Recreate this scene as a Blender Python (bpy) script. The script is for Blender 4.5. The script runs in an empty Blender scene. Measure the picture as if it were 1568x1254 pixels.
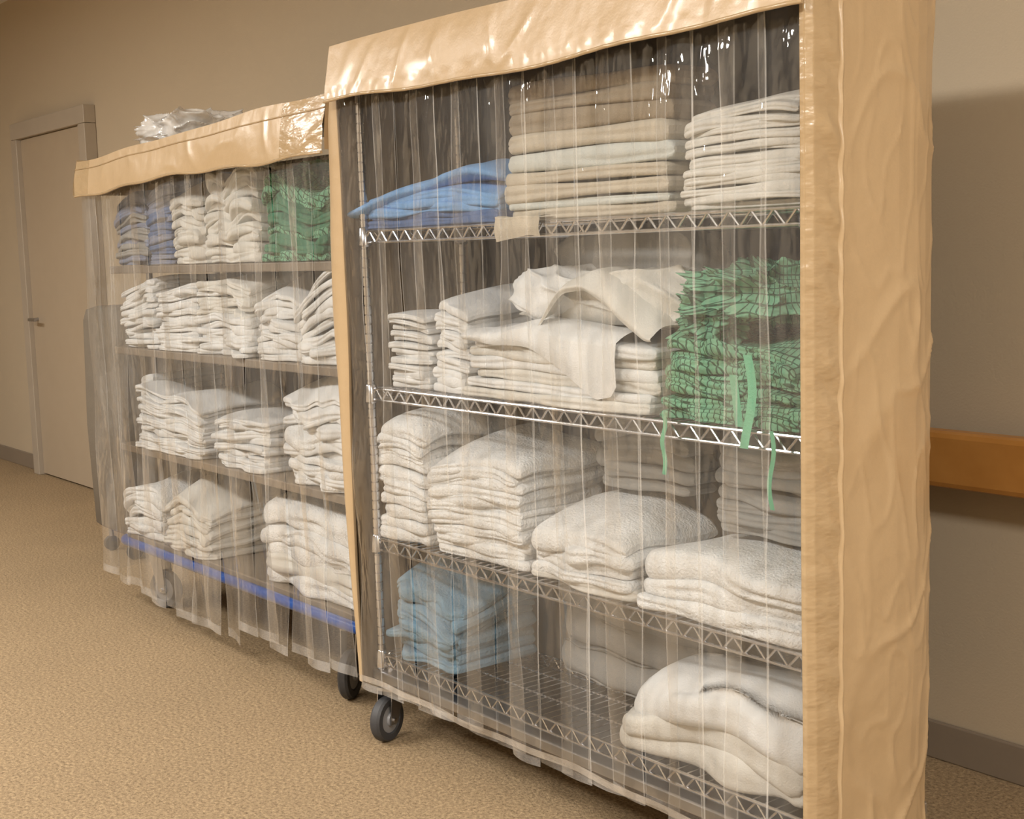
import bpy, math, random
import numpy as np
from mathutils import Vector, Matrix
scene=bpy.context.scene
scene.view_settings.view_transform='Standard'
scene.view_settings.look='None'

# ------------------------------------------------------------------ materials
def mat_base(name):
    m=bpy.data.materials.new(name); m.use_nodes=True
    nt=m.node_tree; nt.nodes.clear()
    out=nt.nodes.new('ShaderNodeOutputMaterial')
    return m,nt,out
def N(nt,t,**kw):
    n=nt.nodes.new(t)
    for k,v in kw.items():
        if k in n.inputs: n.inputs[k].default_value=v
        else: setattr(n,k,v)
    return n
def L(nt,a,b): nt.links.new(a,b)
def srgb(r,g,b):
    f=lambda c:((c/255)/12.92 if c/255<=.04045 else (((c/255)+.055)/1.055)**2.4)
    return (f(r),f(g),f(b),1)
def simple(name,col,rough=.5,metal=0,col2=None,nscale=8,bump=0,bscale=40,coat=0,spec=.5,bump2=0,bscale2=5,stretch=(1,1,1)):
    m,nt,out=mat_base(name)
    p=N(nt,'ShaderNodeBsdfPrincipled',Roughness=rough,Metallic=metal)
    p.inputs['Specular IOR Level'].default_value=spec
    p.inputs['Coat Weight'].default_value=coat; p.inputs['Coat Roughness'].default_value=.12
    tc=N(nt,'ShaderNodeTexCoord')
    nz=N(nt,'ShaderNodeTexNoise',Scale=nscale,Detail=4.0)
    L(nt,tc.outputs['Object'],nz.inputs['Vector'])
    mx=N(nt,'ShaderNodeMix',data_type='RGBA')
    mx.inputs[6].default_value=col
    mx.inputs[7].default_value=col2 or tuple(c*.85 for c in col[:3])+(1,)
    L(nt,nz.outputs[0],mx.inputs[0]); L(nt,mx.outputs[2],p.inputs['Base Color'])
    mp=N(nt,'ShaderNodeMapping'); mp.inputs['Scale'].default_value=stretch; L(nt,tc.outputs['Object'],mp.inputs[0])
    last=None
    for (b,s) in ((bump2,bscale2),(bump,bscale)):
        if b:
            n2=N(nt,'ShaderNodeTexNoise',Scale=s,Detail=3.0); L(nt,mp.outputs[0],n2.inputs['Vector'])
            bp=N(nt,'ShaderNodeBump',Strength=1.0,Distance=b); L(nt,n2.outputs[0],bp.inputs['Height'])
            if last: L(nt,last.outputs[0],bp.inputs['Normal'])
            last=bp
    if last: L(nt,last.outputs[0],p.inputs['Normal'])
    L(nt,p.outputs[0],out.inputs[0])
    return m
def cloth(name,col,k=.9,fine=.0012,fs=260,wr=.005,ws=16):
    return simple(name,col,rough=.95,col2=tuple(c*k for c in col[:3])+(1,),nscale=6,bump=fine,bscale=fs,bump2=wr,bscale2=ws,spec=.15)
M={}
M['white']=cloth('linen_white',srgb(226,227,227))
M['white2']=cloth('linen_offwhite',srgb(217,215,209))
M['terry']=cloth('terry_white',srgb(230,231,231),fine=.004,fs=170,wr=.008,ws=20)
M['grey']=cloth('linen_grey',srgb(156,155,152))
M['beige']=cloth('sheet_beige',srgb(198,189,173),wr=.004)
M['taupe']=cloth('blanket_taupe',srgb(158,145,126),wr=.004)
M['sage']=cloth('sheet_pale',srgb(206,210,206),wr=.004)
M['blue']=cloth('blanket_blue',srgb(126,168,216))
M['blue_d']=cloth('blanket_blue_grey',srgb(92,114,154))
M['slate']=cloth('towel_slate',srgb(134,142,164))
M['rag']=cloth('rag_blue',srgb(124,154,174),fine=.003,fs=170)
M['tan']=simple('tan_vinyl',srgb(184,160,126),rough=.34,nscale=3,col2=srgb(174,150,116),bump=.0003,bscale=180,bump2=.010,bscale2=6,coat=.18)
M['tan_band']=simple('tan_vinyl_band',srgb(176,152,117),rough=.22,nscale=3,bump=.0014,bscale=30,bump2=.008,bscale2=10,coat=.5,stretch=(1,1,2.2))
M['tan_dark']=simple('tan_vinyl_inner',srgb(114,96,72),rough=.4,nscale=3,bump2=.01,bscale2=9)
M['chrome']=simple('chrome',(.66,.66,.68,1),rough=.16,metal=1,col2=(.55,.55,.57,1))
M['steel']=simple('zinc_steel',(.5,.5,.52,1),rough=.35,metal=1)
M['rubber']=simple('caster_rubber',srgb(62,62,64),rough=.6)
M['hub']=simple('caster_hub',srgb(140,140,142),rough=.45)
M['blueframe']=simple('blue_painted_steel',srgb(28,84,170),rough=.3,coat=.3)
M['greyshelf']=simple('shelf_board',srgb(132,120,106),rough=.5)
M['oak']=simple('oak',srgb(190,136,72),rough=.35,nscale=12,col2=srgb(160,108,50))
M['door']=simple('door_painted',srgb(172,157,136),rough=.45,nscale=9,col2=srgb(166,150,129))
M['frame']=simple('door_frame_paint',srgb(172,160,144),rough=.45)
M['wall']=simple('wall_paint',srgb(182,167,144),rough=.85,nscale=2,col2=srgb(177,162,139),bump=.0008,bscale=150)
M['ceil']=simple('ceiling_tile',srgb(225,222,215),rough=.9,bump=.002,bscale=120)
M['base']=simple('baseboard_vinyl',srgb(132,119,104),rough=.5)
M['hamper']=simple('hamper_canvas',srgb(112,103,90),rough=.8,bump=.001,bscale=120,bump2=.006,bscale2=8)
M['tie']=cloth('green_tie',srgb(112,180,146))
M['fixture']=simple('fixture_metal',srgb(235,235,235),rough=.4)
def carpet():
    m,nt,out=mat_base('carpet_tan')
    p=N(nt,'ShaderNodeBsdfPrincipled',Roughness=.7); p.inputs['Specular IOR Level'].default_value=.4
    tc=N(nt,'ShaderNodeTexCoord')
    n1=N(nt,'ShaderNodeTexNoise',Scale=100.0,Detail=5.0,Roughness=.8); L(nt,tc.outputs['Object'],n1.inputs['Vector'])
    n2=N(nt,'ShaderNodeTexNoise',Scale=2.0,Detail=3.0); L(nt,tc.outputs['Object'],n2.inputs['Vector'])
    cr=N(nt,'ShaderNodeValToRGB'); L(nt,n1.outputs[0],cr.inputs[0])
    cr.color_ramp.elements[0].position=.33; cr.color_ramp.elements[0].color=srgb(114,92,64)
    cr.color_ramp.elements[1].position=.67; cr.color_ramp.elements[1].color=srgb(212,184,144)
    mx=N(nt,'ShaderNodeMix',data_type='RGBA',blend_type='MULTIPLY')
    L(nt,cr.outputs[0],mx.inputs[6]); L(nt,n2.outputs[0],mx.inputs[7])
    mx.inputs[0].default_value=.2
    L(nt,mx.outputs[2],p.inputs['Base Color'])
    bp=N(nt,'ShaderNodeBump',Strength=1.0,Distance=.007); L(nt,n1.outputs[0],bp.inputs['Height']); L(nt,bp.outputs[0],p.inputs['Normal'])
    L(nt,p.outputs[0],out.inputs[0]); return m
M['carpet']=carpet()
def plaid():
    m,nt,out=mat_base('green_plaid_cloth')
    p=N(nt,'ShaderNodeBsdfPrincipled',Roughness=.9); p.inputs['Specular IOR Level'].default_value=.15
    uv=N(nt,'ShaderNodeUVMap')
    nz=N(nt,'ShaderNodeTexNoise',Scale=10.0); L(nt,uv.outputs[0],nz.inputs['Vector'])
    add=N(nt,'ShaderNodeMix',data_type='VECTOR'); add.inputs[0].default_value=.02
    L(nt,uv.outputs[0],add.inputs[4]); L(nt,nz.outputs['Color'],add.inputs[5])
    s=N(nt,'ShaderNodeSeparateXYZ'); L(nt,add.outputs[1],s.inputs[0])
    def line(o,freq,w):
        a=N(nt,'ShaderNodeMath',operation='MULTIPLY'); a.inputs[1].default_value=freq; L(nt,o,a.inputs[0])
        f=N(nt,'ShaderNodeMath',operation='FRACT'); L(nt,a.outputs[0],f.inputs[0])
        c=N(nt,'ShaderNodeMath',operation='LESS_THAN'); c.inputs[1].default_value=w; L(nt,f.outputs[0],c.inputs[0]); return c
    a=line(s.outputs[0],70,.19); b=line(s.outputs[1],70,.19)
    mxm=N(nt,'ShaderNodeMath',operation='MAXIMUM'); L(nt,a.outputs[0],mxm.inputs[0]); L(nt,b.outputs[0],mxm.inputs[1])
    ml=N(nt,'ShaderNodeMath',operation='MULTIPLY'); ml.inputs[1].default_value=.82; L(nt,mxm.outputs[0],ml.inputs[0])
    mx=N(nt,'ShaderNodeMix',data_type='RGBA'); mx.inputs[6].default_value=srgb(118,170,140); mx.inputs[7].default_value=srgb(22,54,38)
    L(nt,ml.outputs[0],mx.inputs[0]); L(nt,mx.outputs[2],p.inputs['Base Color'])
    tc=N(nt,'ShaderNodeTexCoord'); n2=N(nt,'ShaderNodeTexNoise',Scale=22.0,Detail=3.0); L(nt,tc.outputs['Object'],n2.inputs['Vector'])
    bp=N(nt,'ShaderNodeBump',Strength=1.0,Distance=.018); L(nt,n2.outputs[0],bp.inputs['Height']); L(nt,bp.outputs[0],p.inputs['Normal'])
    L(nt,p.outputs[0],out.inputs[0]); return m
M['plaid']=plaid()
M['green']=cloth('gown_green',srgb(88,144,116),k=.6,wr=.012,ws=22)
def vinyl(name,haze,gloss,tint,bumpd=.004,rough=.04,gmin=.0):
    m,nt,out=mat_base(name)
    tc=N(nt,'ShaderNodeTexCoord')
    mp=N(nt,'ShaderNodeMapping'); mp.inputs['Scale'].default_value=(9,9,2.2); L(nt,tc.outputs['Object'],mp.inputs[0])
    nz=N(nt,'ShaderNodeTexNoise',Scale=1.0,Detail=3.0); L(nt,mp.outputs[0],nz.inputs['Vector'])
    bp=N(nt,'ShaderNodeBump',Strength=1.0,Distance=bumpd*9); L(nt,nz.outputs[0],bp.inputs['Height'])
    mp3=N(nt,'ShaderNodeMapping'); mp3.inputs['Scale'].default_value=(1,1,.35); L(nt,tc.outputs['Object'],mp3.inputs[0])
    n3=N(nt,'ShaderNodeTexNoise',Scale=24.0,Detail=2.0); L(nt,mp3.outputs[0],n3.inputs['Vector'])
    bp2=N(nt,'ShaderNodeBump',Strength=1.0,Distance=bumpd*3.6); L(nt,n3.outputs[0],bp2.inputs['Height']); L(nt,bp.outputs[0],bp2.inputs['Normal'])
    tr=N(nt,'ShaderNodeBsdfTransparent'); tr.inputs[0].default_value=tint
    gl=N(nt,'ShaderNodeBsdfGlossy',Roughness=rough); gl.inputs[0].default_value=(1,1,1,1); L(nt,bp2.outputs[0],gl.inputs['Normal'])
    df=N(nt,'ShaderNodeBsdfDiffuse'); df.inputs[0].default_value=(.8,.79,.77,1)
    m1=N(nt,'ShaderNodeMixShader'); 
    ramp=N(nt,'ShaderNodeMapRange'); ramp.inputs[1].default_value=.3; ramp.inputs[2].default_value=.75; ramp.inputs[3].default_value=haze*.3; ramp.inputs[4].default_value=haze*2; L(nt,nz.outputs[0],ramp.inputs[0])
    L(nt,ramp.outputs[0],m1.inputs[0]); L(nt,tr.outputs[0],m1.inputs[1]); L(nt,df.outputs[0],m1.inputs[2])
    fr=N(nt,'ShaderNodeFresnel',IOR=1.45)
    mm=N(nt,'ShaderNodeMath',operation='MULTIPLY_ADD'); mm.inputs[1].default_value=gloss; mm.inputs[2].default_value=gmin; L(nt,fr.outputs[0],mm.inputs[0])
    mn=N(nt,'ShaderNodeMath',operation='MINIMUM'); mn.inputs[1].default_value=.35; L(nt,mm.outputs[0],mn.inputs[0])
    m2=N(nt,'ShaderNodeMixShader'); L(nt,mn.outputs[0],m2.inputs[0]); L(nt,m1.outputs[0],m2.inputs[1]); L(nt,gl.outputs[0],m2.inputs[2])
    L(nt,m2.outputs[0],out.inputs[0]); return m
M['clear']=vinyl('clear_vinyl_strip',.045,1.6,(.95,.95,.945,1),gmin=.01)
M['clear_edge']=vinyl('clear_vinyl_edge',.18,1.6,(.92,.92,.91,1))
M['clear_l']=vinyl('clear_vinyl_strip_hazy',.06,1.6,(.95,.95,.945,1),gmin=.01)
M['bag']=vinyl('plastic_bag_film',.42,2.0,(.95,.95,.95,1),bumpd=.006)
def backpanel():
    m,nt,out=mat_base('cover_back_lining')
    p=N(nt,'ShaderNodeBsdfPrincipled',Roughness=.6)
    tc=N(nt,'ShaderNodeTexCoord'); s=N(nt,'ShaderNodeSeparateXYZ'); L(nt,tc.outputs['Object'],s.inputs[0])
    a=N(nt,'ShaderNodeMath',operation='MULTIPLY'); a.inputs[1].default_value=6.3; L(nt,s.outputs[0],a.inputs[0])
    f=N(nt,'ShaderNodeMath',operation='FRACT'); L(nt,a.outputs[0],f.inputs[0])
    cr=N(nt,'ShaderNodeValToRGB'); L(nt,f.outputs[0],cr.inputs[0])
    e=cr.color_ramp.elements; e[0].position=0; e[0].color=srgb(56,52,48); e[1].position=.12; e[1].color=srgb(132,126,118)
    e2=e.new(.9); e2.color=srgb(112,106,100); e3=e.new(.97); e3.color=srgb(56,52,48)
    mr=N(nt,'ShaderNodeMapRange'); mr.inputs[1].default_value=.8; mr.inputs[2].default_value=.4; L(nt,s.outputs[2],mr.inputs[0])  # light painted into the lining colour: lit tone low down, dark above
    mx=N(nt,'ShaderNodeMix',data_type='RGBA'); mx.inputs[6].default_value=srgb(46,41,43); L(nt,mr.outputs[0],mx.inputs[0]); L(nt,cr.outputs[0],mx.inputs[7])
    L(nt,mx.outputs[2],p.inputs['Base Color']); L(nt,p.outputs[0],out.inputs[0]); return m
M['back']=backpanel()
M['back_l']=simple('cover_back_lining_l',srgb(92,80,72),rough=.6)

# ------------------------------------------------------------------ mesh builder
class B:
    def __init__(s): s.v=[];s.f=[];s.m=[];s.uv=[];s.mats=[];s.n=0
    def mi(s,k):
        if k not in s.mats: s.mats.append(k)
        return s.mats.index(k)
    def add(s,V,F,mat,UV=None):
        V=np.asarray(V,float).reshape(-1,3)
        s.v.append(V); k=s.mi(mat) if isinstance(mat,str) else None
        for i,f in enumerate(F):
            s.f.append(tuple(int(a)+s.n for a in f)); s.m.append(k if k is not None else s.mi(mat[i]))
        s.uv.append(np.asarray(UV,float).reshape(-1,2) if UV is not None else V[:,:2].copy())
        s.n+=len(V)
    def grid(s,P,mat,cyc=False,UV=None,flip=False):
        n,m=P.shape[:2]; F=[];mm=[]
        for i in range(n-1):
            for j in range(m if cyc else m-1):
                a=i*m+j;b=i*m+(j+1)%m;c=(i+1)*m+(j+1)%m;d=(i+1)*m+j
                F.append((d,c,b,a) if flip else (a,b,c,d))
                if callable(mat): mm.append(mat(i,j))
        s.add(P,F,mm if callable(mat) else mat,UV)
    def box(s,x0,x1,y0,y1,z0,z1,mat,bev=.0):
        b=min(bev,(x1-x0)/2.01,(y1-y0)/2.01,(z1-z0)/2.01)
        if b<=0:
            V=[(x,y,z) for x in (x0,x1) for y in (y0,y1) for z in (z0,z1)]
            F=[(0,1,3,2),(4,6,7,5),(0,4,5,1),(2,3,7,6),(0,2,6,4),(1,5,7,3)]
            s.add(V,F,mat); return
        rings=[]
        for z,i in ((z0,b),(z0+b*.3,b*.3),(z0+b,0),(z1-b,0),(z1-b*.3,b*.3),(z1,b)):
            c=b*.7
            X0,X1,Y0,Y1=x0+i,x1-i,y0+i,y1-i
            rings.append([(X0+c,Y0,z),(X1-c,Y0,z),(X1,Y0+c,z),(X1,Y1-c,z),(X1-c,Y1,z),(X0+c,Y1,z),(X0,Y1-c,z),(X0,Y0+c,z)])
        P=np.array(rings); s.grid(P,mat,cyc=True)
        s.add(P[0],[tuple(range(7,-1,-1))],mat); s.add(P[-1],[tuple(range(8))],mat)
    def tube(s,pts,r,mat,n=8,cap=True,closed=False):
        pts=[Vector(p) for p in pts]; K=len(pts); rings=[]
        up=Vector((0,0,1))
        for i,p in enumerate(pts):
            if closed: t=(pts[(i+1)%K]-pts[i-1]).normalized()
            else: t=(pts[min(i+1,K-1)]-pts[max(i-1,0)]).normalized()
            a=t.cross(up)
            if a.length<.05: a=t.cross(Vector((1,0,0)))
            a.normalize(); b=a.cross(t)
            rr=r[i] if hasattr(r,'__len__') else r
            rings.append([tuple(p+a*rr*math.cos(2*math.pi*k/n)+b*rr*math.sin(2*math.pi*k/n)) for k in range(n)])
        if closed: rings.append(rings[0])
        P=np.array(rings); s.grid(P,mat,cyc=True,flip=True)
        if cap and not closed:
            s.add(P[0],[tuple(range(n))],mat); s.add(P[-1],[tuple(range(n-1,-1,-1))],mat)
    def build(s,name,parent=None,smooth=True,angle=None,loc=None):
        V=np.concatenate(s.v); UV=np.concatenate(s.uv)
        me=bpy.data.meshes.new(name); me.from_pydata([tuple(a) for a in V],[],s.f)
        for k in s.mats: me.materials.append(M[k])
        me.polygons.foreach_set('material_index',s.m)
        me.polygons.foreach_set('use_smooth',[smooth]*len(s.f))
        ul=me.uv_layers.new(name='UVMap')
        idx=np.zeros(len(me.loops),int); me.loops.foreach_get('vertex_index',idx)
        ul.data.foreach_set('uv',UV[idx].ravel())
        me.update()
        o=bpy.data.objects.new(name,me); scene.collection.objects.link(o)
        if angle is not None:
            try: me.set_sharp_from_angle(angle=angle)
            except Exception: pass
        if parent: o.parent=parent
        return o
def empty(name):
    o=bpy.data.objects.new(name,None); scene.collection.objects.link(o); o.empty_display_size=.2; return o
def noise1(seed,n=5,lo=3,hi=30):
    r=np.random.RandomState(seed); k=np.exp(r.uniform(np.log(lo),np.log(hi),n)); ph=r.uniform(0,6.28,n); a=1/np.sqrt(k/lo); a/=np.sqrt((a**2).sum()/2)
    return lambda x: sum(a[i]*np.sin(k[i]*x+ph[i]) for i in range(n))
def noise2(seed,n=8,lo=3,hi=25):
    r=np.random.RandomState(seed); k=np.exp(r.uniform(np.log(lo),np.log(hi),n)); ph=r.uniform(0,6.28,n);th=r.uniform(0,6.28,n); a=1/np.sqrt(k/lo); a/=np.sqrt((a**2).sum()/2)
    return lambda x,y: sum(a[i]*np.sin(k[i]*(x*np.cos(th[i])+y*np.sin(th[i]))+ph[i]) for i in range(n))

# folded-cloth stack : every layer is a soft folded slab that follows the ones beneath it
def stack(name,x0,x1,y0,y1,z0,layers,seed=1,wf=.006,wz=.004,sag=.01,jit=.008,rot=0,lean=(0,0),taper=0,freq=1.0,extra=None,notch=.5):
    rs=np.random.RandomState(seed*7+3); b=B()
    w=x1-x0; d=y1-y0; cx=(x0+x1)/2; cy=(y0+y1)/2
    H=sum(t for t,_ in layers); acc=0
    nf=noise1(seed,6,5*freq,34*freq); nz=noise2(seed+11,8,5*freq,22*freq)
    nx=int(max(20,w/.010))
    for k,(t,mat) in enumerate(layers):
        fr=(acc+t/2)/H
        ww=w*(1-taper*fr)+rs.uniform(-1,1)*jit; dd=d
        ox=rs.uniform(-1,1)*jit; oy=rs.uniform(-1,.6)*jit
        r=t*.40
        core=np.linspace(-ww/2+r,ww/2-r,nx)
        xs=np.concatenate([[-ww/2,-ww/2+.07*r,-ww/2+.3*r],core,[ww/2-.3*r,ww/2-.07*r,ww/2]])
        dist=np.minimum(xs+ww/2,ww/2-xs)
        hp=np.clip(1-(1-np.clip(dist/r,0,1))**2.6,0.12,1)**.5
        nl=noise1(seed*31+k,5,8*freq,50*freq); nt_=noise1(seed*57+k,4,6*freq,30*freq)
        nzk=noise2(seed*13+k,5,8*freq,30*freq)
        nno=noise1(seed*71+k,4,6*freq,26*freq)
        na=13; n1=10
        th=np.linspace(math.pi/2,-math.pi/2,na)
        tops=np.linspace(1,0,n1)[1:-1]
        rows=[]
        for q in tops: rows.append((q,'t',0))
        for a in th: rows.append((0,'f',a))
        for q in tops[::-1]: rows.append((q,'b',0))
        for a in np.linspace(-math.pi/2,math.pi/2,5): rows.append((1,'k',a))
        P=np.zeros((len(xs),len(rows),3)); UV=np.zeros((len(xs),len(rows),2))
        X=xs
        corner=.012*(np.clip(1-dist/.035,0,1))**2
        yf=-dd/2+wf*(.7*nf(X)+.8*nl(X))+oy+corner*1.3
        yb=dd/2-corner+0*X
        tt=t*(1+.16*nt_(X))
        for j,(q,kind,a) in enumerate(rows):
            hh=tt/2*hp
            if kind in 'tb':
                Y=yf+(yb-yf)*(q*.94+.03); dz=hh if kind=='t' else -hh
            elif kind=='f':
                # two plies meet in the fold: a shallow crease along the front
                cre=notch*hh*np.exp(-((a-.25*nno(X))/.22)**2)*np.clip(.6+.6*nno(X+3),0,1)
                Y=yf+hh*(1-math.cos(a)**.7 if math.cos(a)>1e-6 else 1.0)*.85+cre; dz=hh*math.sin(a)
            else:
                Y=yb-hh*(1-math.cos(a)); dz=hh*math.sin(a)
            u=X/(ww/2); v=np.clip((cy+0*X-(Y+cy))/(dd/2),-1,1)
            Z=z0+acc+t/2+dz*1.02+fr*wz*2.2*nz(X+ox,Y)+min(1,fr*3)*wz*.5*nzk(X,Y)-fr*sag*(np.abs(u)**4*.8+np.clip(v,0,1)**3)
            Z=np.maximum(Z,z0+.001+0.0005*(dz+1))
            xx=X+ox+lean[0]*fr; yy=Y+lean[1]*fr
            c_,s_=math.cos(rot),math.sin(rot)
            P[:,j,0]=cx+xx*c_-yy*s_; P[:,j,1]=cy+xx*s_+yy*c_; P[:,j,2]=Z
            UV[:,j,0]=X+k*.13; UV[:,j,1]=(Y if kind!='b' else -Y-dd)+ (a*t*.3 if kind=='f' else 0)
        b.grid(P,mat,cyc=True,UV=UV)
        for e in (0,-1):
            m_=P.shape[1]; b.add(P[e],[tuple(range(m_)) if e==-1 else tuple(range(m_-1,-1,-1))],mat,UV[e])
        acc+=t*.96
    if extra: extra(b)
    return b.build(name)

def LY(n,t,m,alt=None,seed=0):
    r=random.Random(seed+n); return [(t*r.uniform(.8,1.2),(alt[r.randrange(len(alt))] if alt else m)) for _ in range(n)]

def lump(b,c,s,seed,mat,amp=.18,rz=0,nu=150,nv=90,ridge=5.0,zmin=None,pw=.75):
    u=np.linspace(0,2*np.pi,nu,endpoint=False); v=np.linspace(-np.pi/2,np.pi/2,nv)
    U,Vv=np.meshgrid(u,v)
    sp=lambda a:np.sign(a)*np.abs(a)**pw
    X=sp(np.cos(Vv))*sp(np.cos(U)); Y=sp(np.cos(Vv))*sp(np.sin(U)); Z=sp(np.sin(Vv))
    n1=noise2(seed,7,ridge*.4,ridge*1.6);n2=noise2(seed+1,7,ridge*.4,ridge*1.6);n3=noise2(seed+2,7,ridge,ridge*3);n4=noise2(seed+3,7,ridge,ridge*3)
    w=n1(X+.6*Z,Y+.3*Z)+n2(Z,X-Y); rg=(1-np.abs(np.tanh(w)))**1.5
    w2=n3(X+Z,Y)+n4(Z,X+Y); rg2=(1-np.abs(np.tanh(w2)))**1.5
    D=1+amp*(rg-.4)+amp*.5*(rg2-.4)
    P=np.stack([X*D*s[0],Y*D*s[1],Z*D*s[2]],-1)
    c_,s_=math.cos(rz),math.sin(rz)
    Q=P.copy(); Q[...,0]=P[...,0]*c_-P[...,1]*s_; Q[...,1]=P[...,0]*s_+P[...,1]*c_
    Q+=np.array(c)
    if zmin is not None: Q[...,2]=np.maximum(Q[...,2],zmin)
    UV=np.stack([U*s[0]*.9,(Vv)*s[2]*1.2],-1)
    b.grid(Q,mat,cyc=True,UV=UV)

def interp(x,pts):
    xs,ys=zip(*pts); return np.interp(x,xs,ys)
def smooth(a,k=9):
    p=np.concatenate([[a[0]]*k,a,[a[-1]]*k]); ker=np.hanning(2*k+1); ker/=ker.sum(); return np.convolve(p,ker,'valid')
def drape(b,x0,x1,yback,yfront,ztop,hang,seed,mat,amp=.008,n=110,hk=4):
    nz=noise2(seed,9,10,45); nf=noise1(seed+5,6,8,45)
    xs=np.linspace(x0,x1,n); mt=26; mh=16
    P=np.zeros((n,mt+mh,3)); UV=np.zeros((n,mt+mh,2))
    zt=smooth(interp(xs,ztop)); hg=smooth(interp(xs,hang),hk)
    yf=yfront+amp*.8*nf(xs)
    for j in range(mt+mh):
        if j<mt:
            q=j/(mt-1); Y=yback+(yf-yback)*q; rd=.018
            Z=zt+amp*nz(xs,Y)-rd*np.clip((q-.8)/.2,0,1)**2
        else:
            q=(j-mt+1)/mh; Y=yf-.006*math.sin(q*3)+amp*.5*nz(xs*1.6,q*.15+0*xs)*q
            Z=zt+amp*nz(xs,yf)-.018-hg*q
        P[:,j,0]=xs;P[:,j,1]=Y;P[:,j,2]=Z
        UV[:,j,0]=xs;UV[:,j,1]=Y+Z
    b.grid(P,mat,UV=UV)

# ------------------------------------------------------------------ room
LP=[(-4.0,-2.5),(-1.2,-2.7),(1.6,-2.9),(4.25,-1.3)]
LE=[130,150,145,150]
def room():
    b=B(); b.box(-8,5,-5,1.0,-.05,0,'carpet'); b.build('floor',smooth=False)
    b=B(); b.box(-8,5,-5,1.0,3.0,3.05,'ceil'); b.build('ceiling',smooth=False)
    b=B(); b.box(-8,5,1.0,1.1,0,3.0,'wall'); b.build('wall_back',smooth=False)
    b=B(); b.box(-8.1,-8,-5,1.1,0,3.0,'wall'); b.build('wall_left',smooth=False)
    b=B(); b.box(5,5.1,-5,1.1,0,3.0,'wall'); b.build('wall_right',smooth=False)
    b=B(); b.box(-8,5,-5.1,-5,0,3.0,'wall'); b.build('wall_front',smooth=False)
    b=B(); b.box(-4.35,5,.985,.999,0,.1,'base',.004); b.box(-8,-5.63,.985,.999,0,.1,'base',.004); b.build('baseboard_back',smooth=False)
    b=B(); b.box(-4.46,-4.36,.93,.999,0,2.119,'frame',.004); b.box(-5.62,-5.52,.93,.999,0,2.119,'frame',.004); b.box(-5.62,-4.36,.93,.999,2.12,2.22,'frame',.004)
    b.box(-5.519,-4.461,.96,.995,.01,2.118,'door',.003)
    b.tube([(-5.42,.96,1.0),(-5.42,.90,1.0),(-5.30,.90,1.0)],.01,'steel')
    b.build('door_1',smooth=False)
    b=B(); b.box(.9,4.9,.90,.965,.73,.870,'oak',.015); 
    for x in (1.5,2.6,3.7,4.7): b.box(x-.02,x+.02,.96,.999,.77,.83,'steel',.004)
    b.build('wall_handrail',smooth=False)
    for i,(x,y) in enumerate(LP):
        b=B(); b.box(x-.62,x+.62,y-.32,y-.30,2.96,3.0,'fixture');b.box(x-.62,x+.62,y+.30,y+.32,2.96,3.0,'fixture')
        b.box(x-.62,x-.60,y-.30,y+.30,2.96,3.0,'fixture');b.box(x+.60,x+.62,y-.30,y+.30,2.96,3.0,'fixture')
        o=b.build('ceiling_light',smooth=False)
        l=bpy.data.lights.new('troffer','AREA'); l.shape='RECTANGLE'; l.size=1.18; l.size_y=.58; l.energy=LE[i]; l.color=(1,.965,.91)
        lo=bpy.data.objects.new('troffer_lamp',l); scene.collection.objects.link(lo); lo.location=(x,y,2.97); lo.parent=o
room()

# ------------------------------------------------------------------ cart parts
def caster(par,x,y,rot=0,R=.0625,name='caster',top=.2):
    b=B(); c,s=math.cos(rot),math.sin(rot)
    prof=[(0,-.020),(.018,-.021),(.02,-.014),(.6*R,-.012),(.66*R,-.016),(.92*R,-.016),(R,-.009),(R,.009),(.92*R,.016),(.66*R,.016),(.6*R,.012),(.02,.014),(.018,.021),(0,.020)]
    n=28; P=np.zeros((len(prof),n,3))
    off=.03
    def T(lx,ly,lz): return (x+lx*c-ly*s,y+lx*s+ly*c,lz)
    for i,(r,yy) in enumerate(prof):
        for k in range(n):
            a=2*math.pi*k/n; P[i,k]=T(off+r*math.cos(a),yy,R+r*math.sin(a))
    b.grid(P,lambda i,j:'rubber' if 3<=i<=9 else 'hub',cyc=True)
    for sy in (-.024,.024):
        pr=[(-.03,top-.02),(.035,top-.02),(off+.016,R-.012),(off-.016,R-.012)]
        V=[T(a,sy-.0015,z) for a,z in pr]+[T(a,sy+.0015,z) for a,z in pr]
        b.add(V,[(0,1,2,3),(7,6,5,4),(0,4,5,1),(1,5,6,2),(2,6,7,3),(3,7,4,0)],'steel')
    V=[T(a,yy,z) for a in (-.032,.036) for yy in (-.026,.026) for z in (top-.024,top-.016)]
    b.add(V,[(0,1,3,2),(4,6,7,5),(0,4,5,1),(2,3,7,6),(0,2,6,4),(1,5,7,3)],'steel')
    b.tube([T(off,-.03,R),T(off,.03,R)],.007,'chrome')
    b.tube([(x,y,top-.02),(x,y,top)],[.026,.026],'steel',n=16)
    b.tube([(x,y,top-.005),(x,y,top+.05)],.011,'chrome',n=12)
    return b.build(name,par,smooth=True,angle=math.radians(35))

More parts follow.
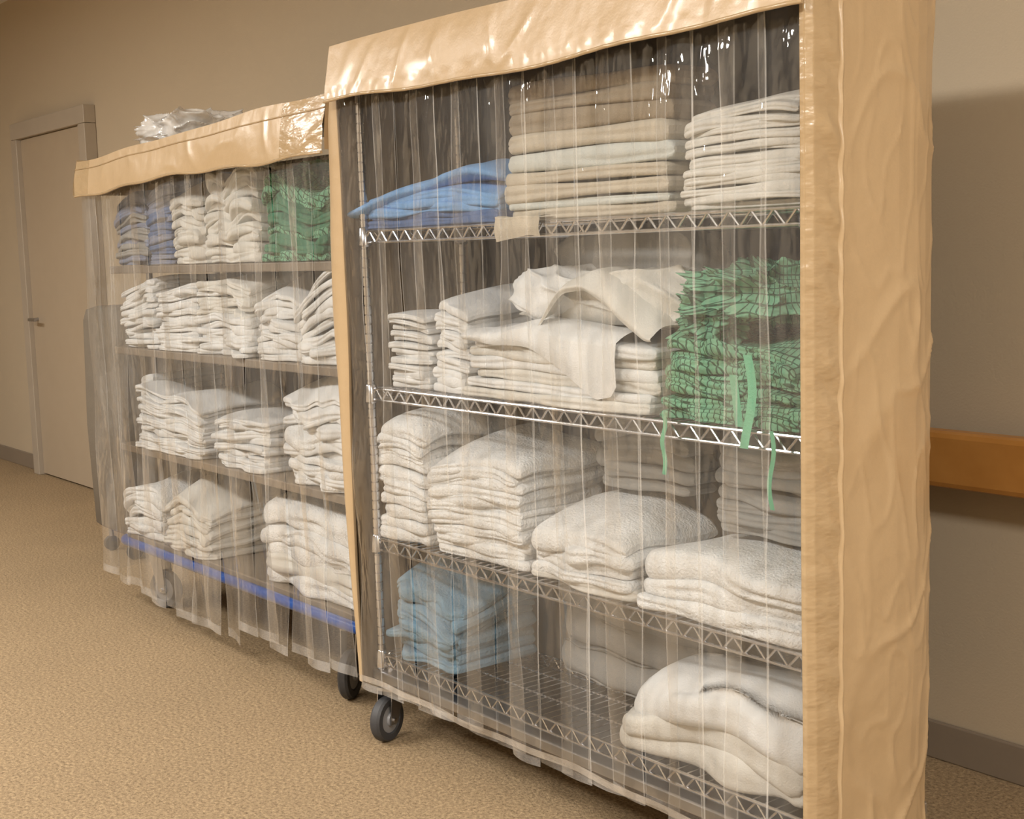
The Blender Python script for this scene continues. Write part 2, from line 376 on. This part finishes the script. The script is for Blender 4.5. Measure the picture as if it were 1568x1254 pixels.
def strips(name,par,x0,x1,y,zt,zb,pitch,width,seed,amp=.006,mat='clear',flare=0.0,hem=.02,twist=.04):
    rs=np.random.RandomState(seed); b=B(); n=int(round((x1-x0)/pitch)); pitch=(x1-x0)/n
    for i in range(n):
        xc=x0+(i+.5)*pitch; w=width*rs.uniform(.92,1.1); zlo=zb(xc)+rs.uniform(-.012,.012); zhi=zt
        e=.0035; xs=np.array([-w/2,-w/2+e,-w*.36,-w*.2,-w*.07,w*.07,w*.2,w*.36,w/2-e,w/2])
        nv=60; zs=np.concatenate([[zhi],np.linspace(zhi,zlo+hem,nv)[1:],[zlo]]); m=len(zs)
        P=np.zeros((len(xs),m,3)); f1=noise1(seed*11+i,4,2,9); f2=noise1(seed*17+i,5,3,16); f3=noise2(seed*19+i,7,18,60); bow=rs.uniform(-.4,1)*.008; tw=rs.uniform(-1,1)*twist
        h=np.clip((zhi-zs)/(zhi-zlo),0,1)
        for a,xx in enumerate(xs):
            Y=y+(i%2)*.012-bow*(1-(2*xx/w)**2)+amp*f2(zs+xx*2.5)*(.25+h)*.8+tw*xx*h+.0016*f3(xx+0*zs,zs*.6)
            Y=Y-flare*h**2
            P[a,:,0]=xc+xx+amp*.8*f1(zs)*h; P[a,:,1]=Y; P[a,:,2]=zs
        b.grid(P,lambda ii,j:'clear_edge' if (ii in (0,len(xs)-2) or j>=m-2) else mat)
    return b.build(name,par)

def ring_post(b,x,y,z0,z1,r=.0125,mat='chrome'):
    zs=[];rs=[]
    z=z0
    while z<z1-.026:
        zs+= [z,z+.0215,z+.0225,z+.0245]; rs+=[r,r,r*.82,r*.82]; z+=.0254
    zs.append(z1);rs.append(r)
    b.tube([(x,y,a) for a in zs],rs,mat,n=14)

def wire_shelf(b,x0,x1,y0,y1,z,fine=True):
    g=.034; rr=.0038
    for zz in (z-rr,z-g):
        loop=[(x0,y0,zz),(x1,y0,zz),(x1,y1,zz),(x0,y1,zz)]
        for a in range(4): b.tube([loop[a],loop[(a+1)%4]],rr,'chrome',n=8)
    if fine:
        for yy in (y0,y1):
            n=int((x1-x0)/.028); pts=[(x0+(x1-x0)*i/n,yy,(z-rr if i%2 else z-g)) for i in range(n+1)]
            for a in range(n): b.tube([pts[a],pts[a+1]],.0026,'chrome',n=6,cap=False)
        for xx in (x0,x1):
            n=int((y1-y0)/.028); pts=[(xx,y0+(y1-y0)*i/n,(z-rr if i%2 else z-g)) for i in range(n+1)]
            for a in range(n): b.tube([pts[a],pts[a+1]],.0026,'chrome',n=6,cap=False)
        n=int((x1-x0)/.03)
        for i in range(1,n): 
            x=x0+(x1-x0)*i/n; b.tube([(x,y0,z-.002),(x,y1,z-.002)],.0019,'chrome',n=5,cap=False)
        for yy in (y0+(y1-y0)/3,y0+2*(y1-y0)/3): b.tube([(x0,yy,z-.007),(x1,yy,z-.007)],.003,'chrome',n=6)
    for x in (x0,x1):
        for y in (y0,y1): b.tube([(x,y,z-.045),(x,y,z-.04),(x,y,z+.004),(x,y,z+.008)],[.016,.020,.017,.014],'chrome',n=16)

# ---------------------------------------------------------------- RIGHT CART
RC=empty('linen_cart')
ZS=[1.406,.983,.567,.240]
YB=.34
b=B()
for x in (0,1.52):
    for y in (.02,YB): ring_post(b,x,y,.19,1.87)
b.build('posts',RC,angle=math.radians(40))
b=B()
for z in ZS: wire_shelf(b,0,1.52,.02,YB,z)
wire_shelf(b,0,1.52,.02,YB,1.872,fine=False)
b.build('wire_shelves',RC,angle=math.radians(40))
b=B(); b.box(-.02,1.54,0,.36,.165,.192,'steel',.004); b.build('dolly_base',RC,smooth=False)
caster(RC,.03,.03,rot=-1.2,top=.165); caster(RC,1.49,.03,rot=.3,top=.165); caster(RC,.03,.33,rot=2,top=.165); caster(RC,1.49,.33,rot=-2.5,top=.165)
b=B()
n1=noise2(4,8,3,12); n2=noise2(5,8,6,26); n3r=noise2(15,9,14,50)
xs=np.linspace(-.03,1.575,90); ys=np.linspace(-.04,.40,20); X,Y=np.meshgrid(xs,ys,indexing='ij')
b.grid(np.stack([X,Y,1.888+.005*n1(X,Y)-.012*np.sin((X+.05)*3.1)**2*np.sin((Y+.04)/.47*3.14)],-1),'tan')
zt=1.888; m=20; xs=np.linspace(-.035,1.575,200)
zb=1.737+.008*np.cos(xs*4.2)+.003*np.sin(xs*13)
P=np.zeros((200,m,3))
for j in range(m):
    q=j/(m-1); wv=n3r(xs*.8+q*.05,q*.1+0*xs); ridge=(1-np.abs(np.tanh(wv*1.5)))**2
    P[:,j,0]=xs; P[:,j,2]=zt+.005*n1(xs,-.04+0*xs)*(1-q)+(zb-zt)*q; P[:,j,1]=-.042-.022*math.sin(q*1.5)+.004*n2(xs,q*.2+0*xs)*q-.004*ridge*math.sin(q*3.14)+.001*np.sin(xs*90+3*np.sin(xs*7))*(q>.8)
b.grid(P,'tan'); 
b.tube([tuple(P[i,-1]) for i in range(200)],.0045,'tan_band',n=6)
path=[(1.545,-.030),(1.552,-.045),(1.562,-.046),(1.572,-.03),(1.578,0),(1.580,.02),(1.581,.030),(1.586,.034),(1.582,.040),(1.583,.08),(1.586,.14),(1.588,.2),(1.584,.26),(1.574,.30),(1.556,.345),(1.52,.38),(1.46,.40)]
def side_panel(b,path,z0,z1,seed,nz_=240,taper=.02,amp=.006):
    nn=noise2(seed,10,3,16); n3=noise1(seed+1,8,35,120); n4=noise2(seed+2,9,14,50); n5=noise2(seed+4,9,22,70)
    pts=np.array(path); zs=np.linspace(z1,z0,nz_); d=np.concatenate([[0],np.cumsum(np.hypot(*np.diff(pts,axis=0).T))])
    t=np.unique(np.concatenate([np.linspace(0,d[-1],90),d])); px=np.interp(t,d,pts[:,0]); py=np.interp(t,d,pts[:,1])
    P=np.zeros((len(t),nz_,3)); 
    for i in range(len(t)):
        sc=min(1,max(0,(py[i]+.02)/.2))
        h=(z1-zs)/(z1-z0)
        band=math.exp(-((t[i]-.085)/.03)**2)
        w=n4(t[i]*.9+zs*.25,zs*.45-t[i]*.7); ridge=(1-np.abs(np.tanh(w*1.6)))**2
        w5=n5(t[i]*.8-zs*.3,zs*.35+t[i]*.9); r5=(1-np.abs(np.tanh(w5*2)))**2
        P[i,:,0]=px[i]+(amp*nn(t[i]*1.2+0*zs,zs*.8)*(.4+h)*sc+.0022*n3(zs+t[i]*.8)*band+(.006*ridge+.003*r5)*sc)-.006*h*sc
        P[i,:,1]=py[i]-taper*h*sc+.0015*nn(t[i]+0*zs,zs*1.7+3)
        P[i,:,2]=zs
    b.grid(P,lambda i,j:'tan_band' if t[i]<.10 else 'tan')
side_panel(b,path,.13,1.888,9)
P=np.zeros((14,60,3)); zs=np.linspace(1.885,.15,60)
for i in range(14):
    y=-.02+.42*i/13; P[i,:,0]=-.036+.004*n1(zs,y+0*zs); P[i,:,1]=y; P[i,:,2]=zs
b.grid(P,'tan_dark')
zs=np.linspace(1.80,.16,90); xl=np.interp(-zs,[-1.8,-1.7,-1.4,-.985,-.567,-.16],[-.10,-.14,-.165,-.13,-.105,-.08])
P=np.zeros((22,90,3))
for i in range(22):
    q=i/21; P[i,:,0]=-.026+(xl+.026)*q+.003*n2(zs*.7,q*.3+0*zs); P[i,:,1]=-.03-.018*math.sin(q*3.1)+.06*q**2+.008*n2(zs*.5,q*.12+0*zs)*q; P[i,:,2]=zs
b.grid(P,'tan')
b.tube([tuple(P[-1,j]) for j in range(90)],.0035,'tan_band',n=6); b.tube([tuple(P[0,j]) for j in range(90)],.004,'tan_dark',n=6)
xs=np.linspace(-.035,1.47,120); zs=np.linspace(1.885,.15,30); X,Z=np.meshgrid(xs,zs,indexing='ij')
b.grid(np.stack([X,.385+.008*np.abs(np.sin(X*19.8))+.003*n1(X,Z),Z],-1),'back')
b.build('vinyl_cover',RC)
strips('strip_curtain',RC,-.02,1.535,-.030,1.76,lambda x:.150,.088,.106,21,amp=.004)
b=B(); pts=[(x,-.042+.004*math.sin(x*23),.178+.004*math.sin(x*9)) for x in np.linspace(-.02,1.53,60)]
P=np.array([[(p[0],p[1],p[2]+.008) for p in pts],[(p[0],p[1]-.001,p[2]-.008) for p in pts]]); b.grid(P,'clear_edge'); b.build('curtain_hem',RC)

# shelf 1 contents
z=ZS[0]+.001
def blue_tip(b):
    n_=noise2(77,6,8,30); xs=np.linspace(0,1,56); P=np.zeros((56,18,3))
    for i,u in enumerate(xs):
        e=math.sqrt(max(0,1-((u-.5)/.5)**8))
        for j in range(18):
            a=j/18*2*math.pi; ca=math.cos(a); sa=math.sin(a)
            wy=(.03+.105*min(1,u*1.5))*(.25+.75*e); hz=(.012+.014*min(1,u*2))*e
            X=-.075+.655*u; Y=-.045*(1-u)**3+.022+.145*min(1,u*1.5+.2)*.9+wy*ca
            P[i,j]=(X,Y,1.440+.098*math.sin(min(u*1.75,1.75))**1.1-.018*max(0,(u-.8)/.2)**2+.004*float(n_(X,Y))+hz*sa-.012*(ca<-.4)*u)
    b.grid(P,'blue',cyc=True,flip=True)
stack('folded_blue_blanket_stack',-.01,.565,.035,.31,z,[(.024,'blue_d'),(.026,'blue_d'),(.024,'blue'),(.024,'blue'),(.020,'blue')],seed=2,wf=.006,wz=.004,sag=.03,extra=blue_tip,jit=.008)
stack('folded_sheet_stack',.595,1.13,.04,.20,z,[(.026,'beige'),(.02,'sage'),(.036,'beige'),(.034,'beige'),(.044,'sage'),(.044,'beige'),(.046,'taupe'),(.034,'taupe'),(.036,'taupe')],seed=3,wf=.003,wz=.003,sag=.006,jit=.010,freq=.6)
stack('folded_washcloth_stack',1.185,1.505,.03,.33,z,LY(14,.0165,'white2'),seed=4,wf=.007,wz=.006,sag=.02,jit=.012,taper=.08)
b=B(); xs=np.linspace(.60,.765,30); ts=np.linspace(0,1,18); X,T=np.meshgrid(xs,ts,indexing='ij'); nn=noise2(44,8,10,50)
Yh=np.where(T<.3,.045-(T/.3)*.040,.005+.003*np.sin(T*7)); Zh=np.where(T<.3,1.4165+.002*np.sin(T*10),1.4165-(T-.3)/.7*(.050+.006*np.sin(X*24)))
b.grid(np.stack([X,Yh+.003*nn(X,T*.1),Zh+.0015*nn(X*2,T*.2)],-1),'beige'); b.build('hanging_sheet_edge')  # folded edge of a beige sheet hanging over the shelf rail
# shelf 2
z=ZS[1]+.001
stack('folded_pillowcase_stack',.045,.215,.05,.32,z,LY(13,.0155,'white'),seed=5,wf=.009,wz=.006,sag=.012,jit=.010)
stack('folded_pillowcase_stack',.235,.395,.05,.33,z,LY(12,.0215,'white'),seed=6,wf=.009,wz=.007,sag=.02,jit=.010,lean=(.01,.01))
def shdr(b):
    drape(b,.445,1.0,.32,.018,[(.44,1.155),(.7,1.178),(1.0,1.15)],[(.44,.015),(.6,.03),(.8,.07),(.93,.125),(.985,.115),(1.0,.09)],8,'white',amp=.005,hk=3)
stack('folded_flat_sheet_stack',.42,1.085,.03,.33,z,[(.026,'white2'),(.022,'white'),(.03,'white2'),(.028,'white'),(.03,'white2'),(.026,'white')],seed=7,wf=.005,wz=.003,sag=.01,jit=.015,extra=shdr,taper=.03)
b=B()
lump(b,(.84,.20,1.222),(.31,.12,.075),61,'white2',amp=.24,ridge=3.0,zmin=1.166,pw=.8)
lump(b,(.83,.25,1.30),(.25,.07,.085),63,'grey',amp=.2,ridge=2.2,pw=.7)
lump(b,(.67,.17,1.235),(.13,.11,.06),65,'white',amp=.24,ridge=3,pw=.8)
drape(b,.70,1.085,.26,.045,[(.70,1.18),(.78,1.265),(.86,1.29),(.94,1.265),(1.02,1.225),(1.085,1.175)],[(.70,.01),(.85,.02),(.95,.035),(1.04,.03),(1.085,.01)],71,'white2',amp=.007,hk=9)
b.build('rumpled_sheet')
def gl(b):
    lump(b,(1.32,.17,1.235),(.17,.14,.062),81,'plaid',amp=.42,ridge=5)
    lump(b,(1.21,.12,1.19),(.08,.10,.05),83,'plaid',amp=.42,ridge=5)
stack('green_plaid_gown_pile',1.12,1.50,.03,.33,z,LY(9,.024,'plaid'),seed=9,wf=.013,wz=.012,sag=.03,jit=.010,freq=1.6,extra=gl)
b=B()
def ribbon(pts,w):
    p=np.array(pts); P=np.stack([p-np.array([w/2,0,0]),p+np.array([w/2,0,0])],0); b.grid(P,'tie')
ribbon([(1.160+.004*math.sin(i),-.005+.002*math.sin(i*1.3),1.0-.125*i/9) for i in range(10)],.012)
ribbon([(1.390+.012*math.sin(i*.35),-.006,1.13-.18*i/12) for i in range(13)],.022)
ribbon([(1.450+.006*math.sin(i*.6),-.008,.99-.15*i/11) for i in range(12)],.011)
ribbon([(1.35+.003*i,-.002,1.09-.02*i) for i in range(6)],.02)
b.build('gown_ties')
# shelf 3
z=ZS[2]+.001
stack('folded_bath_towel_stack',.005,.23,.035,.33,z,LY(10,.034,'terry'),seed=10,wf=.010,wz=.008,sag=.03,jit=.010,rot=-.04)
stack('folded_bath_towel_stack',.25,.62,.03,.33,z,LY(12,.0265,'terry'),seed=12,wf=.008,wz=.007,sag=.035,jit=.012,taper=.05)
stack('folded_bath_blanket_stack',.655,1.015,.03,.33,z,[(.028,'white2'),(.028,'terry'),(.03,'terry'),(.035,'terry'),(.05,'terry')],seed=13,wf=.010,wz=.007,sag=.03,jit=.012,taper=.08)
stack('folded_bath_blanket_stack',1.035,1.500,.025,.33,z,[(.04,'terry'),(.042,'terry'),(.05,'terry')],seed=14,wf=.008,wz=.005,sag=.012,jit=.01)
stack('folded_grey_blanket_stack',.70,1.0,.22,.34,.765,LY(5,.032,'grey'),seed=15,wf=.008,wz=.006,sag=.01)
stack('folded_grey_blanket_stack',1.09,1.48,.22,.34,.715,LY(8,.029,'grey'),seed=16,wf=.008,wz=.006,sag=.02)
# bottom
z=ZS[3]+.001
stack('folded_blue_rag_pile',.03,.32,.04,.33,z,LY(8,.03,'rag'),seed=17,wf=.014,wz=.012,sag=.03,jit=.018,freq=1.3)
stack('folded_mattress_pad_stack',.965,1.50,.035,.23,z,[(.065,'white2'),(.075,'white2'),(.07,'white')],seed=92,wf=.010,wz=.008,sag=.05,jit=.02,taper=.12,lean=(.03,0),notch=.1)
stack('folded_underpad_stack',.48,1.48,.255,.335,z,[(.10,'grey'),(.10,'grey'),(.085,'grey')],seed=18,wf=.006,wz=.006,sag=.02,notch=.1)

# ---------------------------------------------------------------- LEFT CART
LC=empty('linen_cart.001')
X0,X1=-1.99,-.18; F0,F1=.09,.56
LZ=[1.325,1.015,.635,.28]
b=B()
for x in (X0+.005,X1-.005):
    for y in (F0+.16,F1-.02): b.tube([(x,y,.24),(x,y,1.72)],.013,'steel',n=12)
for z in LZ[:3]:
    b.box(X0,X1,F0,F1,z-.028,z,'greyshelf',.004)
b.box(X0,X1,F0,F1,.255,.28,'greyshelf',.004)
b.build('shelving',LC,smooth=False)
def rr(x0,x1,y0,y1,r,z):
    o=[]
    for cx,cy,a0 in ((x1-r,y0+r,-90),(x1-r,y1-r,0),(x0+r,y1-r,90),(x0+r,y0+r,180)):
        for k in range(6): a=math.radians(a0+k*18); o.append((cx+r*math.cos(a),cy+r*math.sin(a),z))
    return o
b=B(); b.tube(rr(X0-.01,X1+.01,F0-.02,F1,.06,.252),.018,'blueframe',n=12,closed=True)
b.build('base_frame',LC)
for x,r in ((-1.80,.4),(-.36,-.9)):
    caster(LC,x,.14,rot=r,R=.075,top=.235); caster(LC,x,.48,rot=r+2,R=.075,top=.235)
b=B(); n1=noise2(24,8,3,12); n2=noise2(25,8,5,22); n3l=noise2(35,9,14,46)
xs=np.linspace(X0-.04,X1+.03,60); ys=np.linspace(F0-.08,F1+.03,16); X,Y=np.meshgrid(xs,ys,indexing='ij')
zr=lambda x: 1.735+.045*(x-X0)/(X1-X0)
b.grid(np.stack([X,Y,zr(X)+.006*n1(X,Y)],-1),'tan')
P=np.zeros((200,18,3)); xs=np.linspace(X0-.05,X1+.035,200)
for j in range(18):
    q=j/17; zt=zr(xs)+.006*n1(xs,F0-.08+0*xs)*(1-q); zb=1.60+.03*(xs-X0)/(X1-X0)+.008*np.sin(xs*4)+.004*np.sin(xs*15)
    wv=n3l(xs*.8+q*.05,q*.1+0*xs); ridge=(1-np.abs(np.tanh(wv*1.5)))**2
    P[:,j,0]=xs;P[:,j,1]=F0-.082-.018*math.sin(q*1.5)+.005*n2(xs,q*.2+0*xs)*q-.004*ridge*math.sin(q*3.14);P[:,j,2]=zt+(zb-zt)*q
b.grid(P,lambda i,j:'tan_band' if (i<14 or i>172) else 'tan'); b.tube([tuple(P[i,-1]) for i in range(200)],.0045,'tan_band',n=6)
b.tube([(P[i,4,0],P[i,4,1]-.001,P[i,4,2]) for i in range(200)],.0022,'tan_band',n=5)
for xe,nm in ((X0-.05,0),(X1+.035,1)):
    P=np.zeros((16,12,3))
    for i in range(16):
        for j in range(12):
            q=j/11; y=F0-.082+(F1+.03-F0+.08)*i/15; P[i,j]=(xe+(-1 if nm==0 else 1)*.01*q,y-(.02*math.sin(q*1.5) if i==0 else 0),zr(xe)*(1-q)+(1.60 if nm==0 else 1.63)*q)
    b.grid(P,'tan')
zs=np.linspace(1.70,.16,50)
P=np.zeros((10,50,3))
for i in range(10): P[i,:,0]=X1+.03+.004*n1(zs,0*zs+i*.05); P[i,:,1]=F0-.04+(F1+.05-F0)*i/9; P[i,:,2]=zs
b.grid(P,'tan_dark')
xs=np.linspace(X0-.03,X1+.03,60); X,Z=np.meshgrid(xs,zs,indexing='ij'); b.grid(np.stack([X,F1+.02+.004*n1(X,Z),Z],-1),'back_l')
b.build('vinyl_cover',LC)
def zbl(x):
    k=int((x-X0)/.36); return [.12,.10,.085,.12,.125,.15][min(5,max(0,k))]
strips('strip_curtain',LC,X0-.03,X1+.02,F0-.075,1.66,zbl,.118,.140,31,amp=.006,mat='clear_l',flare=.012,hem=.03,twist=.08)
b=B(); P=np.zeros((14,50,3)); zs=np.linspace(1.66,.13,50)
for i in range(14): P[i,:,0]=X0-.035+.012*np.sin(i*1.3+zs*2); P[i,:,1]=F0-.06+(F1-F0+.05)*i/13; P[i,:,2]=zs
b.grid(P,'clear_l'); b.build('side_curtain',LC)
G0,G1=.11,.50
z=LZ[0]+.001
stack('folded_slate_towel_stack',-1.96,-1.66,G0,G1,z,LY(14,.021,'slate',['slate','grey','slate']),seed=41,wf=.008,wz=.008,sag=.02,jit=.015)
stack('folded_slate_towel_stack',-1.64,-1.45,G0,G1,z,LY(14,.022,'blue_d',['slate','blue_d','slate']),seed=42,wf=.008,wz=.008,sag=.02,jit=.012)
stack('folded_gown_stack',-1.43,-1.17,G0-.01,G1,z,LY(9,.033,'white2'),seed=43,wf=.010,wz=.012,sag=.03,jit=.012,freq=1.5,notch=.7)
stack('folded_gown_stack',-1.15,-.79,G0-.01,G1,z,LY(10,.033,'white2'),seed=44,wf=.010,wz=.014,sag=.03,jit=.010,freq=1.5,notch=.7)
def g2(b): lump(b,(-.56,.27,1.60),(.14,.12,.035),48,'green',amp=.35,ridge=5)
stack('folded_green_gown_pile',-.76,-.36,G0,G1,z,LY(9,.028,'green',['green','plaid']),seed=45,wf=.013,wz=.012,sag=.03,jit=.010,freq=1.6,extra=g2)
z=LZ[1]+.001
stack('folded_gown_stack',-1.95,-1.62,G0,G1,z,LY(14,.019,'white'),seed=51,wf=.010,wz=.008,sag=.02,jit=.012)
stack('folded_gown_stack',-1.60,-1.28,G0,G1,z,LY(14,.0185,'white'),seed=52,wf=.010,wz=.008,sag=.02,jit=.012)
stack('folded_gown_stack',-1.26,-.86,G0,G1,z,LY(13,.0205,'white2',['white','white2']),seed=53,wf=.011,wz=.010,sag=.02,jit=.012,freq=1.3)
stack('folded_gown_stack',-.84,-.56,G0,G1,z,LY(11,.022,'white'),seed=54,wf=.012,wz=.010,sag=.03,jit=.012,freq=1.5)
stack('folded_gown_stack',-.54,-.23,G0,G1,z,LY(10,.028,'white'),seed=55,wf=.013,wz=.014,sag=.03,jit=.010,freq=1.5)
z=LZ[2]+.001
stack('folded_pillowcase_stack',-1.95,-1.86,G0+.05,G1,z,LY(12,.022,'white'),seed=56,wf=.01,wz=.008,jit=.004)
stack('folded_pillowcase_stack',-1.83,-1.28,G0-.02,G1-.05,z,LY(15,.0168,'white'),seed=57,wf=.009,wz=.008,sag=.03,jit=.012,lean=(0,.02))
stack('folded_pillowcase_stack',-1.18,-.82,G0,G1,z,LY(10,.019,'white'),seed=58,wf=.010,wz=.008,sag=.02,jit=.012)
stack('folded_bath_towel_stack',-.70,-.22,G0,G1,z,LY(12,.029,'white',['white','terry']),seed=59,wf=.013,wz=.014,sag=.05,jit=.010)
z=LZ[3]+.001
stack('folded_bath_towel_stack',-1.96,-1.66,G0-.03,G1,z,LY(7,.036,'terry'),seed=60,wf=.010,wz=.010,sag=.04)
stack('folded_washcloth_stack',-1.58,-1.24,G0-.03,G1-.1,z,LY(10,.026,'white2'),seed=66,wf=.012,wz=.012,sag=.04,freq=1.4)
stack('folded_bath_towel_stack',-.86,-.21,G0,G1,z,[(.055,'terry'),(.055,'white2'),(.055,'terry'),(.055,'terry'),(.075,'terry')],seed=67,wf=.010,wz=.008,sag=.03)
b=B(); lump(b,(-1.60,.30,1.815),(.24,.16,.062),95,'bag',amp=.45,ridge=3); lump(b,(-1.70,.26,1.83),(.12,.10,.05),96,'bag',amp=.45,ridge=3)
b.build('plastic_bag')

# ---------------------------------------------------------------- hamper further along the wall
HM=empty('canvas_hamper')
b=B()
P=[]
for zz,i in ((.12,.02),(.14,.0),(.6,-.01),(1.08,.0),(1.13,.012),(1.145,.05)):
    r=.05; x0,x1,y0,y1=-3.02+i,-2.62-i,.34+i,.85-i; P.append(rr(x0,x1,y0,y1,r,zz))
P=np.array(P); b.grid(P,'hamper',cyc=True); b.add(P[-1],[tuple(range(24))],'hamper'); b.build('canvas_body',HM)
b=B(); 
for x,y in ((-2.96,.40),(-2.69,.40),(-2.96,.79),(-2.69,.79)):
    b.tube([(x,y,.05),(x,y,.14)],.012,'steel'); b.tube([(x-.012,y,.035),(x+.012,y,.035)],.035,'rubber',n=16)
b.build('hamper_casters',HM,angle=.6)

# ---------------------------------------------------------------- camera
yaw,pitch,roll=.6596,.1168,-.0300
fwd=Vector((-math.cos(yaw)*math.cos(pitch),math.sin(yaw)*math.cos(pitch),-math.sin(pitch)))
right=Vector((math.sin(yaw),math.cos(yaw),0)); up=right.cross(fwd)
r2=right*math.cos(roll)+up*math.sin(roll); u2=up*math.cos(roll)-right*math.sin(roll)
cam=bpy.data.cameras.new('camera'); co=bpy.data.objects.new('camera',cam); scene.collection.objects.link(co)
mw=Matrix((r2,u2,-fwd)).transposed().to_4x4(); mw.translation=Vector((3.1332,-1.9249,1.3392)); co.matrix_world=mw
cam.sensor_width=36; cam.lens=36*2070/1568; cam.clip_end=60
scene.camera=co
w=bpy.data.worlds.new('world'); scene.world=w; w.use_nodes=True
w.node_tree.nodes['Background'].inputs[0].default_value=(.9,.88,.85,1); w.node_tree.nodes['Background'].inputs[1].default_value=.3
